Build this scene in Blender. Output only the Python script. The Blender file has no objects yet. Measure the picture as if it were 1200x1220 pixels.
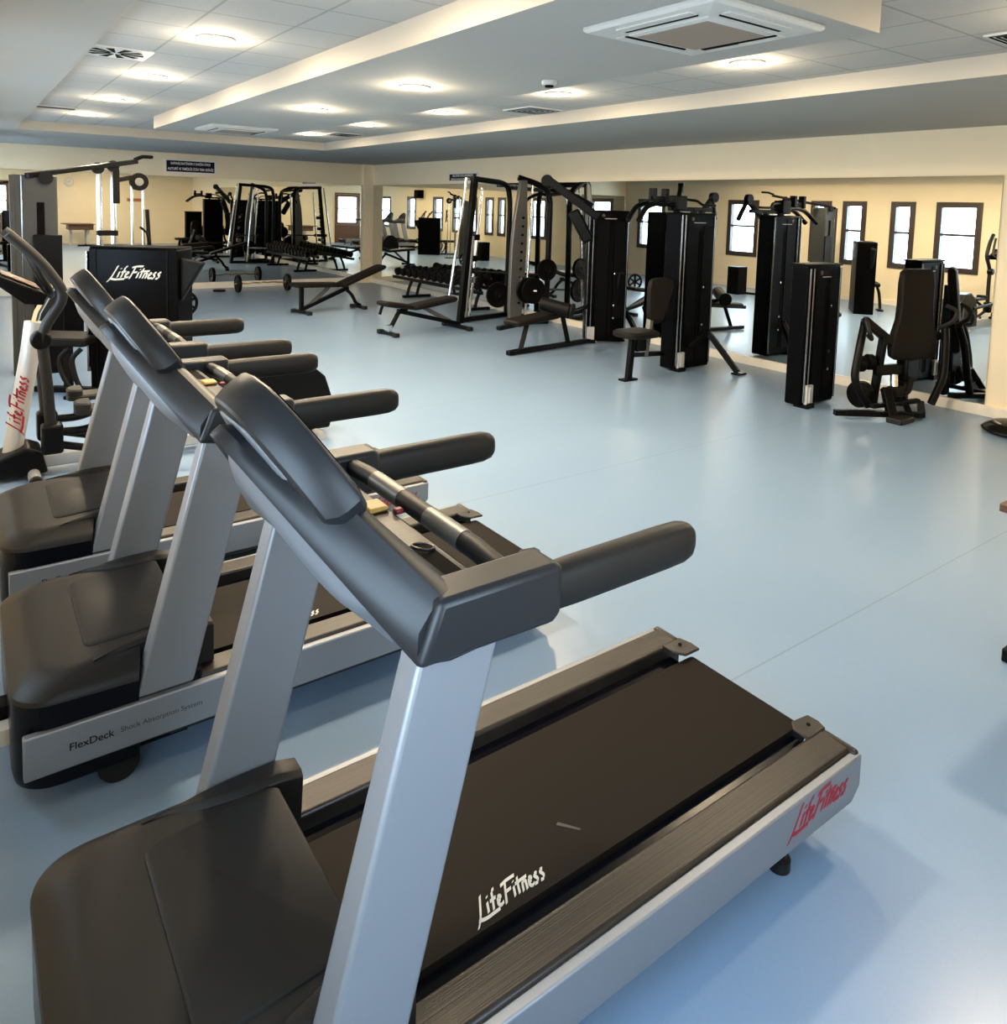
import bpy, bmesh, math, random
from mathutils import Vector, Matrix
random.seed(7)
S = bpy.context.scene
COL = S.collection
PI = math.pi
V = Vector

# ------------------------------------------------------------------ materials
def mat(name, color, rough=.5, metal=0., noise=0., nscale=40., bump=0., bscale=200., spec=.5, coat=0., emit=None, estr=0.):
    m = bpy.data.materials.new(name); m.use_nodes = True
    nt = m.node_tree; b = nt.nodes['Principled BSDF']
    c = (*color, 1)
    b.inputs['Base Color'].default_value = c
    b.inputs['Roughness'].default_value = rough
    b.inputs['Metallic'].default_value = metal
    b.inputs['Specular IOR Level'].default_value = spec
    b.inputs['Coat Weight'].default_value = coat
    if emit:
        b.inputs['Emission Color'].default_value = (*emit, 1); b.inputs['Emission Strength'].default_value = estr
    tc = nt.nodes.new('ShaderNodeTexCoord')
    if noise:
        n = nt.nodes.new('ShaderNodeTexNoise'); n.inputs['Scale'].default_value = nscale; n.inputs['Detail'].default_value = 4
        nt.links.new(tc.outputs['Object'], n.inputs['Vector'])
        mr = nt.nodes.new('ShaderNodeMapRange'); mr.inputs['To Min'].default_value = 1 - noise; mr.inputs['To Max'].default_value = 1 + noise
        nt.links.new(n.outputs['Fac'], mr.inputs['Value'])
        mx = nt.nodes.new('ShaderNodeVectorMath'); mx.operation = 'SCALE'; mx.inputs[0].default_value = color
        nt.links.new(mr.outputs['Result'], mx.inputs['Scale'])
        nt.links.new(mx.outputs['Vector'], b.inputs['Base Color'])
    if bump:
        n = nt.nodes.new('ShaderNodeTexNoise'); n.inputs['Scale'].default_value = bscale; n.inputs['Detail'].default_value = 3
        nt.links.new(tc.outputs['Object'], n.inputs['Vector'])
        bp = nt.nodes.new('ShaderNodeBump'); bp.inputs['Strength'].default_value = bump; bp.inputs['Distance'].default_value = .002
        nt.links.new(n.outputs['Fac'], bp.inputs['Height']); nt.links.new(bp.outputs['Normal'], b.inputs['Normal'])
    return m

M = {}
M['wall'] = mat('beige_wall_paint', (.90, .76, .53), .75, noise=.03, nscale=3, bump=.1, bscale=150)
M['ceiling'] = mat('grey_white_ceiling_paint', (.40, .395, .365), .85, noise=.02, nscale=3)
M['cove'] = mat('cream_cove_paint', (.43, .40, .345), .7)
M['base'] = mat('cream_marble_baseboard', (.88, .80, .66), .3, noise=.08, nscale=5)
M['silver'] = mat('brushed_silver_aluminium', (.215, .23, .255), .42, .45, noise=.03, nscale=300)
M['silver_edge'] = mat('pale_silver_beam', (.48, .47, .45), .4, .4)
M['char'] = mat('charcoal_console_plastic', (.010, .011, .013), .40, spec=.32)
M['chargrey'] = mat('slate_grey_cover_plastic', (.11, .122, .138), .42)
M['hood'] = mat('dark_motor_hood_plastic', (.009, .008, .0072), .46, spec=0.25)
M['band'] = mat('black_gloss_plastic', (.003, .0035, .006), .25, spec=.13)
M['rubber'] = mat('black_grip_rubber', (.006, .0055, .005), .5, spec=.32)
M['black'] = mat('black_powder_coat', (.0022, .0022, .0025), .36, spec=.13)
M['blackgloss'] = mat('black_gloss_shroud', (.0015, .0015, .0018), .28, spec=0.04)
M['darkpanel'] = mat('dark_grey_shroud_panel', (.003, .003, .0033), .42, spec=0.05)
M['pad'] = mat('dark_brown_upholstery', (.008, .0062, .005), .5, bump=.1, bscale=250, spec=.13)
M['padblack'] = mat('black_upholstery', (.004, .0037, .0035), .5, bump=.1, bscale=250, spec=.13)
M['chrome'] = mat('chrome', (.75, .74, .72), .12, 1.)
M['steel'] = mat('perforated_steel_grey', (.15, .148, .138), .4, .6)
M['white'] = mat('white_lettering', (.50, .48, .43), .6)
M['red'] = mat('red_lettering', (.30, .008, .022), .55)
M['dgrey'] = mat('dark_grey_lettering', (.01, .01, .01), .7, spec=.1)
M['mgrey'] = mat('grey_lettering', (.05, .05, .05), .7, spec=.1)
M['iron'] = mat('dark_iron_plate', (.0035, .003, .003), .42, bump=.1, bscale=120, spec=0.08)
M['olive'] = mat('dark_olive_gloss', (.005, .005, .0035), .25, spec=.12)
M['yellow'] = mat('yellow_sticker', (.45, .27, .06), .5)
M['redtag'] = mat('red_tag', (.22, .015, .02), .5)
M['brownwood'] = mat('brown_table_wood', (.10, .045, .025), .45, noise=.25, nscale=12)
M['woodframe'] = mat('brown_door_wood', (.13, .062, .032), .45, noise=.2, nscale=14)
M['winframe'] = mat('dark_window_frame', (.045, .032, .026), .4)
M['acwhite'] = mat('warm_white_ac_plastic', (.58, .58, .55), .45)
M['acgrille'] = mat('dusty_brown_ac_grille', (.30, .235, .185), .7, bump=.8, bscale=300)
M['dark'] = mat('dark_recess', (.003, .003, .003), .8, spec=.05)
M['brass'] = mat('brass_bar', (.42, .30, .14), .35, .8)
M['navy'] = mat('dark_navy_sign', (.008, .006, .016), .5, spec=.1)
M['signwhite'] = mat('sign_white', (.80, .76, .72), .5)
M['lamp'] = mat('warm_downlight_glow', (1, .9, .7), .5, emit=(1., .80, .50), estr=26)
M['lampring'] = mat('white_lamp_ring', (.75, .72, .65), .4)
M['ventwhite'] = mat('white_vent_metal', (.55, .56, .54), .5)
M['cord'] = mat('black_cord', (.012, .012, .014), .4)
M['orange'] = mat('orange_brown_board', (.42, .17, .07), .5)
M['pale'] = mat('pale_metal_leg', (.62, .60, .56), .4, .3)
M['bluegrey'] = mat('blue_grey_screen', (.10, .13, .16), .3)
M['clockface'] = mat('clock_face', (.75, .70, .58), .5)
M['darkchrome'] = mat('dark_chrome_rod', (.20, .20, .20), .18, 1.)
M['towergrey'] = mat('grey_green_shroud_paint', (.040, .042, .039), .4, spec=.3)
M['scuff'] = mat('pale_belt_scuff', (.035, .031, .027), .7)

def mirror_mat():
    m = bpy.data.materials.new('wall_mirror_silvering'); m.use_nodes = True
    b = m.node_tree.nodes['Principled BSDF']
    b.inputs['Base Color'].default_value = (.71, .72, .68, 1); b.inputs['Metallic'].default_value = 1; b.inputs['Roughness'].default_value = 0.
    return m
M['mirror'] = mirror_mat()

def glass_mat():
    m = bpy.data.materials.new('window_glass'); m.use_nodes = True
    nt = m.node_tree; nt.nodes.clear()
    o = nt.nodes.new('ShaderNodeOutputMaterial'); t = nt.nodes.new('ShaderNodeBsdfTransparent'); g = nt.nodes.new('ShaderNodeBsdfGlossy')
    g.inputs['Roughness'].default_value = .02
    lw = nt.nodes.new('ShaderNodeLayerWeight'); f = nt.nodes.new('ShaderNodeMath'); f.operation = 'POWER'; f.inputs[1].default_value = 5
    nt.links.new(lw.outputs['Facing'], f.inputs[0])
    mx = nt.nodes.new('ShaderNodeMixShader')
    nt.links.new(f.outputs[0], mx.inputs[0]); nt.links.new(t.outputs[0], mx.inputs[1]); nt.links.new(g.outputs[0], mx.inputs[2])
    nt.links.new(mx.outputs[0], o.inputs[0])
    return m
M['glass'] = glass_mat()

def floor_mat():
    m = bpy.data.materials.new('pale_blue_vinyl_floor'); m.use_nodes = True
    nt = m.node_tree; b = nt.nodes['Principled BSDF']; L = nt.links.new
    tc = nt.nodes.new('ShaderNodeTexCoord'); sp = nt.nodes.new('ShaderNodeSeparateXYZ'); L(tc.outputs['Object'], sp.inputs[0])
    # welded seams every 2.05 m, running along x
    def math_(op, a, bv=None):
        n = nt.nodes.new('ShaderNodeMath'); n.operation = op
        for i, q in enumerate((a, bv)):
            if q is None: continue
            if hasattr(q, 'links'): L(q, n.inputs[i])
            else: n.inputs[i].default_value = q
        return n.outputs[0]
    y = math_('SUBTRACT', sp.outputs['Y'], 1.705)
    y = math_('DIVIDE', y, 2.03)
    fr = math_('SUBTRACT', y, math_('ROUND', y))
    seam = math_('LESS_THAN', math_('ABSOLUTE', fr), .0019)
    n1 = nt.nodes.new('ShaderNodeTexNoise'); n1.inputs['Scale'].default_value = 1.3; n1.inputs['Detail'].default_value = 5; L(tc.outputs['Object'], n1.inputs['Vector'])
    n2 = nt.nodes.new('ShaderNodeTexNoise'); n2.inputs['Scale'].default_value = 160; n2.inputs['Detail'].default_value = 2; L(tc.outputs['Object'], n2.inputs['Vector'])
    r1 = nt.nodes.new('ShaderNodeValToRGB'); r1.color_ramp.elements[0].position = .35; r1.color_ramp.elements[1].position = .7
    r1.color_ramp.elements[0].color = (.20, .30, .445, 1); r1.color_ramp.elements[1].color = (.213, .315, .46, 1); L(n1.outputs['Fac'], r1.inputs['Fac'])
    mx = nt.nodes.new('ShaderNodeMixRGB'); mx.blend_type = 'MULTIPLY'; mx.inputs['Fac'].default_value = .14; L(r1.outputs['Color'], mx.inputs['Color1'])
    L(n2.outputs['Color'], mx.inputs['Color2'])
    m2 = nt.nodes.new('ShaderNodeMixRGB'); L(math_('MULTIPLY', seam, .45), m2.inputs['Fac']); L(mx.outputs['Color'], m2.inputs['Color1']); m2.inputs['Color2'].default_value = (.10, .15, .18, 1)
    L(m2.outputs['Color'], b.inputs['Base Color'])
    b.inputs['Specular IOR Level'].default_value = .6
    rr = nt.nodes.new('ShaderNodeMapRange'); rr.inputs['To Min'].default_value = .29; rr.inputs['To Max'].default_value = .31; L(n1.outputs['Fac'], rr.inputs['Value'])
    L(rr.outputs['Result'], b.inputs['Roughness'])
    bp = nt.nodes.new('ShaderNodeBump'); bp.inputs['Strength'].default_value = .05; bp.inputs['Distance'].default_value = .002; L(n2.outputs['Fac'], bp.inputs['Height']); L(bp.outputs['Normal'], b.inputs['Normal'])
    return m
M['floor'] = floor_mat()

def tile_mat():
    m = bpy.data.materials.new('grey_ceiling_tiles'); m.use_nodes = True
    nt = m.node_tree; b = nt.nodes['Principled BSDF']; L = nt.links.new
    tc = nt.nodes.new('ShaderNodeTexCoord'); sp = nt.nodes.new('ShaderNodeSeparateXYZ'); L(tc.outputs['Object'], sp.inputs[0])
    def math_(op, a, bv=None):
        n = nt.nodes.new('ShaderNodeMath'); n.operation = op
        for i, q in enumerate((a, bv)):
            if q is None: continue
            if hasattr(q, 'links'): L(q, n.inputs[i])
            else: n.inputs[i].default_value = q
        return n.outputs[0]
    def grid(s, off):
        y = math_('DIVIDE', math_('SUBTRACT', s, off), .476)
        fr = math_('ABSOLUTE', math_('SUBTRACT', y, math_('ROUND', y)))
        return math_('LESS_THAN', fr, .016)
    g = math_('MAXIMUM', grid(sp.outputs['X'], 1.122), grid(sp.outputs['Y'], 3.82))
    n1 = nt.nodes.new('ShaderNodeTexNoise'); n1.inputs['Scale'].default_value = 60; L(tc.outputs['Object'], n1.inputs['Vector'])
    r1 = nt.nodes.new('ShaderNodeValToRGB'); r1.color_ramp.elements[0].color = (.38, .385, .37, 1); r1.color_ramp.elements[1].color = (.43, .435, .42, 1); L(n1.outputs['Fac'], r1.inputs['Fac'])
    mx = nt.nodes.new('ShaderNodeMixRGB'); L(math_('MULTIPLY', g, .55), mx.inputs['Fac']); L(r1.outputs['Color'], mx.inputs['Color1']); mx.inputs['Color2'].default_value = (.17, .17, .16, 1)
    L(mx.outputs['Color'], b.inputs['Base Color']); b.inputs['Roughness'].default_value = .9
    return m
M['tiles'] = tile_mat()

def rail_mat():
    m = bpy.data.materials.new('ribbed_brown_foot_rail'); m.use_nodes = True
    nt = m.node_tree; b = nt.nodes['Principled BSDF']; L = nt.links.new
    tc = nt.nodes.new('ShaderNodeTexCoord'); mp = nt.nodes.new('ShaderNodeMapping'); mp.inputs['Scale'].default_value = (3, 320, 1); L(tc.outputs['Object'], mp.inputs['Vector'])
    n = nt.nodes.new('ShaderNodeTexNoise'); n.inputs['Scale'].default_value = 1; n.inputs['Detail'].default_value = 3; L(mp.outputs['Vector'], n.inputs['Vector'])
    r = nt.nodes.new('ShaderNodeValToRGB'); r.color_ramp.elements[0].position = .35; r.color_ramp.elements[1].position = .65
    r.color_ramp.elements[0].color = (.008, .006, .0045, 1); r.color_ramp.elements[1].color = (.020, .015, .0115, 1); L(n.outputs['Fac'], r.inputs['Fac'])
    L(r.outputs['Color'], b.inputs['Base Color']); b.inputs['Roughness'].default_value = .38; b.inputs['Specular IOR Level'].default_value = .35
    bp = nt.nodes.new('ShaderNodeBump'); bp.inputs['Strength'].default_value = .35; bp.inputs['Distance'].default_value = .002; L(n.outputs['Fac'], bp.inputs['Height']); L(bp.outputs['Normal'], b.inputs['Normal'])
    return m
M['rail'] = rail_mat()
M['belt'] = mat('dark_brown_running_belt', (.0085, .0062, .0046), .6, noise=.12, nscale=500, spec=0.08)

# ------------------------------------------------------------------ mesh helpers
def fillet(pts, r=.05, n=5):
    pts = [V(p) for p in pts]
    if len(pts) < 3: return pts
    out = [pts[0]]
    for i in range(1, len(pts) - 1):
        a, b, c = pts[i-1], pts[i], pts[i+1]
        d1, d2 = (a - b), (c - b)
        rr = min(r, d1.length * .45, d2.length * .45)
        p, q = b + d1.normalized() * rr, b + d2.normalized() * rr
        for k in range(n + 1):
            t = k / n
            out.append(p * (1-t)**2 + b * 2*t*(1-t) + q * t*t)
    out.append(pts[-1])
    return out

class MB:
    def __init__(s): s.bm = bmesh.new()
    def box(s, c, d, rot=None):
        r = bmesh.ops.create_cube(s.bm, size=1)
        mx = Matrix.Translation(V(c)) @ (rot.to_4x4() if rot else Matrix.Identity(4)) @ Matrix.Diagonal((*d, 1))
        bmesh.ops.transform(s.bm, matrix=mx, verts=r['verts']); return s
    def b2(s, a, b):
        a, b = V(a), V(b); return s.box((a + b) / 2, b - a)
    def bar(s, p, q, w, h, up=(0, 0, 1)):
        p, q = V(p), V(q); x = (q - p).normalized(); u = V(up)
        y = u.cross(x)
        if y.length < 1e-4: y = V((0, 1, 0)).cross(x)
        y.normalize(); z = x.cross(y)
        R = Matrix((x, y, z)).transposed()
        return s.box((p + q) / 2, ((q - p).length, w, h), R)
    def tube(s, pts, r, n=10, fil=0., r2=None):
        pts = fillet(pts, fil) if fil else [V(p) for p in pts]
        rings = []; up = None
        for i, p in enumerate(pts):
            t = (pts[min(i+1, len(pts)-1)] - pts[max(i-1, 0)]).normalized()
            if up is None:
                up = V((0, 0, 1)) if abs(t.z) < .9 else V((1, 0, 0))
            x = up.cross(t).normalized(); up = t.cross(x).normalized()
            rr = r if r2 is None else r + (r2 - r) * i / (len(pts) - 1)
            rings.append([s.bm.verts.new(p + (x * math.cos(2*PI*k/n) + up * math.sin(2*PI*k/n)) * rr) for k in range(n)])
        for a, b in zip(rings, rings[1:]):
            for k in range(n): s.bm.faces.new((a[k], a[(k+1) % n], b[(k+1) % n], b[k]))
        s.bm.faces.new(rings[0][::-1]); s.bm.faces.new(rings[-1]); return s
    def cyl(s, p, q, r, n=24, r2=None): return s.tube([p, q], r, n, 0, r2)
    def loft(s, rings, caps=True):
        R = [[s.bm.verts.new(V(p)) for p in r] for r in rings]; n = len(R[0])
        for a, b in zip(R, R[1:]):
            for k in range(n): s.bm.faces.new((a[k], a[(k+1) % n], b[(k+1) % n], b[k]))
        if caps: s.bm.faces.new(R[0][::-1]); s.bm.faces.new(R[-1])
        return s
    def prism(s, pts, d):                       # polygon pts (3-D), extruded along d
        d = V(d); return s.loft([[V(p) for p in pts], [V(p) + d for p in pts]])
    def lathe(s, prof, c=(0, 0, 0), axis='z', n=28):
        c = V(c)
        def P(r, h, a):
            x, y = r*math.cos(a), r*math.sin(a)
            return c + {'z': V((x, y, h)), 'x': V((h, x, y)), 'y': V((x, h, y))}[axis]
        return s.loft([[P(max(r, 1e-4), h, 2*PI*k/n) for k in range(n)] for r, h in prof])
    def torus(s, c, R, r, nrm=(0, 0, 1), N=28, n=8):
        z = V(nrm).normalized(); x = z.orthogonal().normalized(); y = z.cross(x); c = V(c)
        rings = [[s.bm.verts.new(c + (x*math.cos(2*PI*i/N) + y*math.sin(2*PI*i/N)) * (R + r*math.cos(2*PI*k/n)) + z*r*math.sin(2*PI*k/n)) for k in range(n)] for i in range(N)]
        for i in range(N):
            a, b = rings[i], rings[(i+1) % N]
            for k in range(n): s.bm.faces.new((a[k], a[(k+1) % n], b[(k+1) % n], b[k]))
        return s
    def quad2d(s, polys, o, u, w, nrm, t=.0012):  # flat lettering on a surface
        o, u, w, nrm = V(o), V(u), V(w), V(nrm)
        for poly in polys:
            s.loft([[o + u*a + w*b + nrm*.0002 for a, b in poly], [o + u*a + w*b + nrm*t for a, b in poly]])
        return s
    def build(s, name, m, parent=None, bev=0., seg=2, smooth=35., loc=None):
        bmesh.ops.recalc_face_normals(s.bm, faces=s.bm.faces)
        me = bpy.data.meshes.new(name); s.bm.to_mesh(me); s.bm.free()
        me.materials.append(M[m] if isinstance(m, str) else m)
        for p in me.polygons: p.use_smooth = True
        me.set_sharp_from_angle(angle=math.radians(smooth))
        o = bpy.data.objects.new(name, me); COL.objects.link(o)
        if parent is not None: o.parent = parent
        if loc is not None: o.location = loc
        if bev:
            b = o.modifiers.new('bevel', 'BEVEL'); b.width = bev; b.segments = seg; b.limit_method = 'ANGLE'; b.angle_limit = math.radians(40); b.harden_normals = False
        return o

def thing(name, label, cat, loc=(0, 0, 0), rz=0, group=None):
    o = bpy.data.objects.new(name, None); COL.objects.link(o); o.empty_display_size = .1
    o.location = loc; o.rotation_euler = (0, 0, rz); o['label'] = label; o['category'] = cat
    if group: o['group'] = group
    return o
def tag(o, label, cat, group=None):
    o['label'] = label; o['category'] = cat
    if group: o['group'] = group
    return o
def struct(o): o['kind'] = 'structure'; return o
def copy_tree(o, parent=None):
    c = o.copy(); COL.objects.link(c)
    if parent is not None: c.parent = parent
    for ch in [x for x in bpy.data.objects if x.parent == o]: copy_tree(ch, c)
    return c

# brush script lettering: strokes in cap-height units, flat-nib ribbon polygons
STROKES = [
    [(.44, 1.02), (.30, .62), (.08, .02), (-.16, -.30)], [(-.02, .0), (.35, -.09), (1.15, -.02)],
    [(.66, .56), (.56, .10)], [(.72, .76), (.74, .82)],
    [(1.20, .98), (1.04, .92), (.98, .60), (.84, .08)], [(.80, .52), (1.14, .57)],
    [(1.16, .28), (1.36, .38), (1.36, .54), (1.22, .52), (1.14, .22), (1.24, .07), (1.44, .16)],
    [(1.84, .98), (1.70, .55), (1.52, .0)], [(1.56, .90), (1.90, 1.0), (2.42, 1.02)], [(1.66, .50), (2.02, .55)],
    [(2.16, .54), (2.06, .08)], [(2.22, .74), (2.24, .79)],
    [(2.50, .86), (2.38, .40), (2.32, .08)], [(2.28, .60), (2.98, .66)],
    [(2.66, .52), (2.54, .06)], [(2.58, .30), (2.74, .52), (2.84, .48), (2.76, .06)],
    [(2.96, .26), (3.16, .36), (3.16, .52), (3.03, .50), (2.94, .20), (3.04, .05), (3.22, .14)],
    [(3.54, .52), (3.40, .55), (3.34, .42), (3.48, .25), (3.40, .07), (3.22, .08)],
    [(3.90, .54), (3.76, .57), (3.70, .44), (3.84, .27), (3.76, .07), (3.58, .08)]]
def script_polys(w, shear=.25, nib=.13):
    k = w / 4.1; out = []; off = V((math.cos(.75), math.sin(.75))) * nib / 2
    for st in STROKES:
        P = [V((x + shear*y, y)) for x, y in st]
        if len(P) > 2:
            P = [V((p.x, p.y)) for p in fillet([(p.x, p.y, 0) for p in P], .25, 3)]
        for a, b in zip(P, P[1:]):
            q = [a - off, a + off, b + off, b - off]
            d = (b - a).normalized(); nn = V((-d.y, d.x)) * nib * .22
            q = [a - off - nn, a + off + nn, b + off + nn, b - off - nn] if nn.dot(off) > 0 else [a - off + nn, a + off - nn, b + off - nn, b - off + nn]
            out.append([(p.x * k, p.y * k) for p in q])
    return out
def script(name, m, parent, o, u, w, width, **kw):
    o, u, w = V(o), V(u).normalized(), V(w).normalized()
    return MB().quad2d(script_polys(width, **kw), o, u, w, u.cross(w)).build(name, m, parent)
def text(name, body, m, parent, o, u, w, width, height=None, bold=0.):
    cu = bpy.data.curves.new(name, 'FONT'); cu.body = body; cu.size = 1; cu.extrude = .0; cu.offset = bold
    t = bpy.data.objects.new(name, cu); COL.objects.link(t)
    me = bpy.data.meshes.new_from_object(t.evaluated_get(bpy.context.evaluated_depsgraph_get()))
    bpy.data.objects.remove(t); bpy.data.curves.remove(cu)
    xs = [v.co.x for v in me.vertices]; ys = [v.co.y for v in me.vertices]
    kx = width / (max(xs) - min(xs)); ky = (height / (max(ys) - min(ys))) if height else kx
    o, u, w = V(o), V(u).normalized(), V(w).normalized(); n = u.cross(w)
    for v in me.vertices: v.co = o + u*(v.co.x - min(xs))*kx + w*(v.co.y - min(ys))*ky + n*.0012
    me.materials.append(M[m]); ob = bpy.data.objects.new(name, me); COL.objects.link(ob); ob.parent = parent
    return ob

# ------------------------------------------------------------------ the room
XR, YB, XL, YF = 7.69, 15.78, -.40, -.50
ZS, ZT, ZP = 2.668, 2.795, 2.647          # soffit, tiles, dropped panel
struct(MB().b2((XL-.3, YF-.3, -.1), (XR+.3, YB+.3, 0)).build('floor', 'floor'))

def holed(axis, pos, thick, u0, u1, z0, z1, holes, name):
    mb = MB(); us = sorted({u0, u1, *[h[0] for h in holes], *[h[1] for h in holes]}); zs = sorted({z0, z1, *[h[2] for h in holes], *[h[3] for h in holes]})
    for a, b in zip(us, us[1:]):
        col = []
        for c, d in zip(zs, zs[1:]):
            if any(h[0] < (a+b)/2 < h[1] and h[2] < (c+d)/2 < h[3] for h in holes): continue
            if col and abs(col[-1][1] - c) < 1e-6: col[-1][1] = d
            else: col.append([c, d])
        for c, d in col:
            if axis == 'x': mb.b2((min(pos, pos+thick), a, c), (max(pos, pos+thick), b, d))
            else: mb.b2((a, min(pos, pos+thick), c), (b, max(pos, pos+thick), d))
    return struct(mb.build(name, 'wall'))
LW = [(-.18, 1.05), (2.67, 3.34), (4.85, 5.55), (6.36, 7.10), (7.60, 8.00), (8.62, 9.06), (9.42, 9.82), (11.3, 12.1), (14.3, 15.2)]
holed('x', XL, -.15, YF-.15, YB+.15, 0, 2.95, [(a, b, .82, 2.10) for a, b in LW], 'wall_left')
holed('y', YF, -.15, XL-.15, XR+.15, 0, 2.95, [(.46, 1.48, .86, 2.12)], 'wall_front')
struct(MB().b2((XR, YF-.15, 0), (XR+.15, YB+.15, 2.95)).build('wall_right', 'wall'))
struct(MB().b2((XL, YB, 0), (XR, YB+.15, 2.95)).build('wall_back', 'wall'))
struct(MB().b2((7.44, 15.70, 0), (XR, YB, 2.70)).build('wall_corner', 'wall'))

def window(n, axis, pos, a, b, z0, z1, th, frame='winframe', name=None):
    w = .06
    mb = MB()
    def bx(u0, u1, c, d, t0=-.10, t1=.02):
        if axis == 'x': mb.b2((pos+t0, u0, c), (pos+t1, u1, d))
        else: mb.b2((u0, pos+t0, c), (u1, pos+t1, d))
    bx(a-.05, a+w, z0-.05, z1+.05); bx(b-w, b+.05, z0-.05, z1+.05); bx(a+w, b-w, z0-.05, z0+w); bx(a+w, b-w, z1-w, z1+.05)
    zm = z0 + (z1-z0)*.54
    bx(a+w, b-w, zm-.025, zm+.025)
    f = struct(mb.build(name or f'window_{n}', frame, bev=.004))
    p = MB()
    if axis == 'x': p.b2((pos-.05, a+w, z0+w), (pos-.044, b-w, z1-w))
    else: p.b2((a+w, pos-.05, z0+w), (b-w, pos-.044, z1-w))
    p.build('pane', 'glass', f)
    L = bpy.data.lights.new('window_portal', 'AREA'); L.shape = 'RECTANGLE'; L.size = (b-a); L.size_y = (z1-z0); L.cycles.is_portal = True
    o = bpy.data.objects.new('window_portal', L); COL.objects.link(o)
    if axis == 'x': o.location = (pos-.16, (a+b)/2, (z0+z1)/2); o.rotation_euler = (0, -PI/2, 0); L.size, L.size_y = (z1-z0), (b-a)
    else: o.location = ((a+b)/2, pos-.16, (z0+z1)/2); o.rotation_euler = (PI/2, 0, 0)
    o.rotation_euler = (V((1, 0, 0)) if axis == 'x' else V((0, 1, 0))).to_track_quat('-Z', 'Z').to_euler()
    L.size, L.size_y = (b-a), (z1-z0)
for i, (a, b) in enumerate(LW): window(i+1, 'x', XL, a, b, .82, 2.10, -.15)
window(0, 'y', YF, .46, 1.48, .86, 2.12, -.15, 'woodframe', 'window_10')
# door casing around and below that glazing
dc = MB(); dc.b2((.36, YF, 0), (.43, YF+.03, 2.25)); dc.b2((1.51, YF, 0), (1.58, YF+.03, 2.25)); dc.b2((.43, YF, 2.18), (1.51, YF+.03, 2.25))
dd = struct(dc.build('door_1', 'woodframe', bev=.004))
MB().b2((.43, YF, .01), (1.51, YF+.02, .80)).build('door_panel', 'woodframe', dd, bev=.004)

# ceiling: tiles in the recess, soffit ring round it, dropped panel in the middle
RX0, RX1, RY0, RY1 = .66, 5.06, -.2, 12.2
struct(MB().b2((XL-.15, YF-.15, ZT), (XR+.15, YB+.15, ZT+.12)).build('ceiling', 'tiles'))
so = MB(); so.b2((XL, YF, ZS), (RX0, YB, ZT)); so.b2((RX1, YF, ZS), (XR, YB, ZT)); so.b2((RX0, YF, ZS), (RX1, RY0, ZT)); so.b2((RX0, RY1, ZS), (RX1, YB, ZT))
struct(so.build('ceiling_soffit', 'ceiling'))
tr = MB(); t = .012
tr.b2((RX1-t, RY0, ZS), (RX1, RY1, ZT)); tr.b2((RX0, RY0, ZS), (RX0+t, RY1, ZT)); tr.b2((RX0+t, RY1-t, ZS), (RX1-t, RY1, ZT)); tr.b2((RX0+t, RY0, ZS), (RX1-t, RY0+t, ZT))
struct(tr.build('trim_1', 'cove'))
PX0, PX1, PY0, PY1 = 2.0, 3.46, 1.88, 10.2
struct(MB().b2((PX0+t, PY0+t, ZP), (PX1-t, PY1-t, ZT)).build('ceiling_panel', 'ceiling'))
tr = MB(); tr.b2((PX0, PY0, ZP), (PX0+t, PY1, ZT)); tr.b2((PX1-t, PY0, ZP), (PX1, PY1, ZT)); tr.b2((PX0+t, PY0, ZP), (PX1-t, PY0+t, ZT)); tr.b2((PX0+t, PY1-t, ZP), (PX1-t, PY1, ZT))
struct(tr.build('trim_2', 'cove'))

# baseboards and wall mirrors
struct(MB().b2((XR-.035, YF, 0), (XR, 15.70, .10)).build('baseboard_right', 'base', bev=.004))
struct(MB().b2((XL, YB-.035, 0), (7.44, YB, .125)).build('baseboard_back', 'base', bev=.004))
struct(MB().b2((XL, YF+.035, 0), (XL+.02, YB-.035, .10)).build('baseboard_left', 'base'))
tag(MB().b2((XR-.012, 2.93, .10), (XR-.002, 15.70, 2.218)).build('wall_mirror', 'mirror'), 'long frameless wall mirror behind the weight machines on the right wall', 'mirror')
tag(MB().b2((-.35, YB-.012, .125), (7.44, YB-.002, 2.218)).build('wall_mirror', 'mirror'), 'wide frameless wall mirror on the back wall behind the barbell and bench', 'mirror')

# ------------------------------------------------------------------ treadmills (local x to the rear, y across, z up)
def round_rect(x0, x1, y, rf, rr, n=7, pw=1.):
    P = []
    for cx, cy, r, a0 in ((x1-rr, y-rr, rr, 0), (x0+rf, y-rf, rf, PI/2), (x0+rf, -y+rf, rf, PI), (x1-rr, -y+rr, rr, 1.5*PI)):
        for k in range(n):
            a = a0 + PI/2*k/(n-1); P.append((cx + r*math.cos(a), cy + r*math.sin(a)))
    return P

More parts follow.
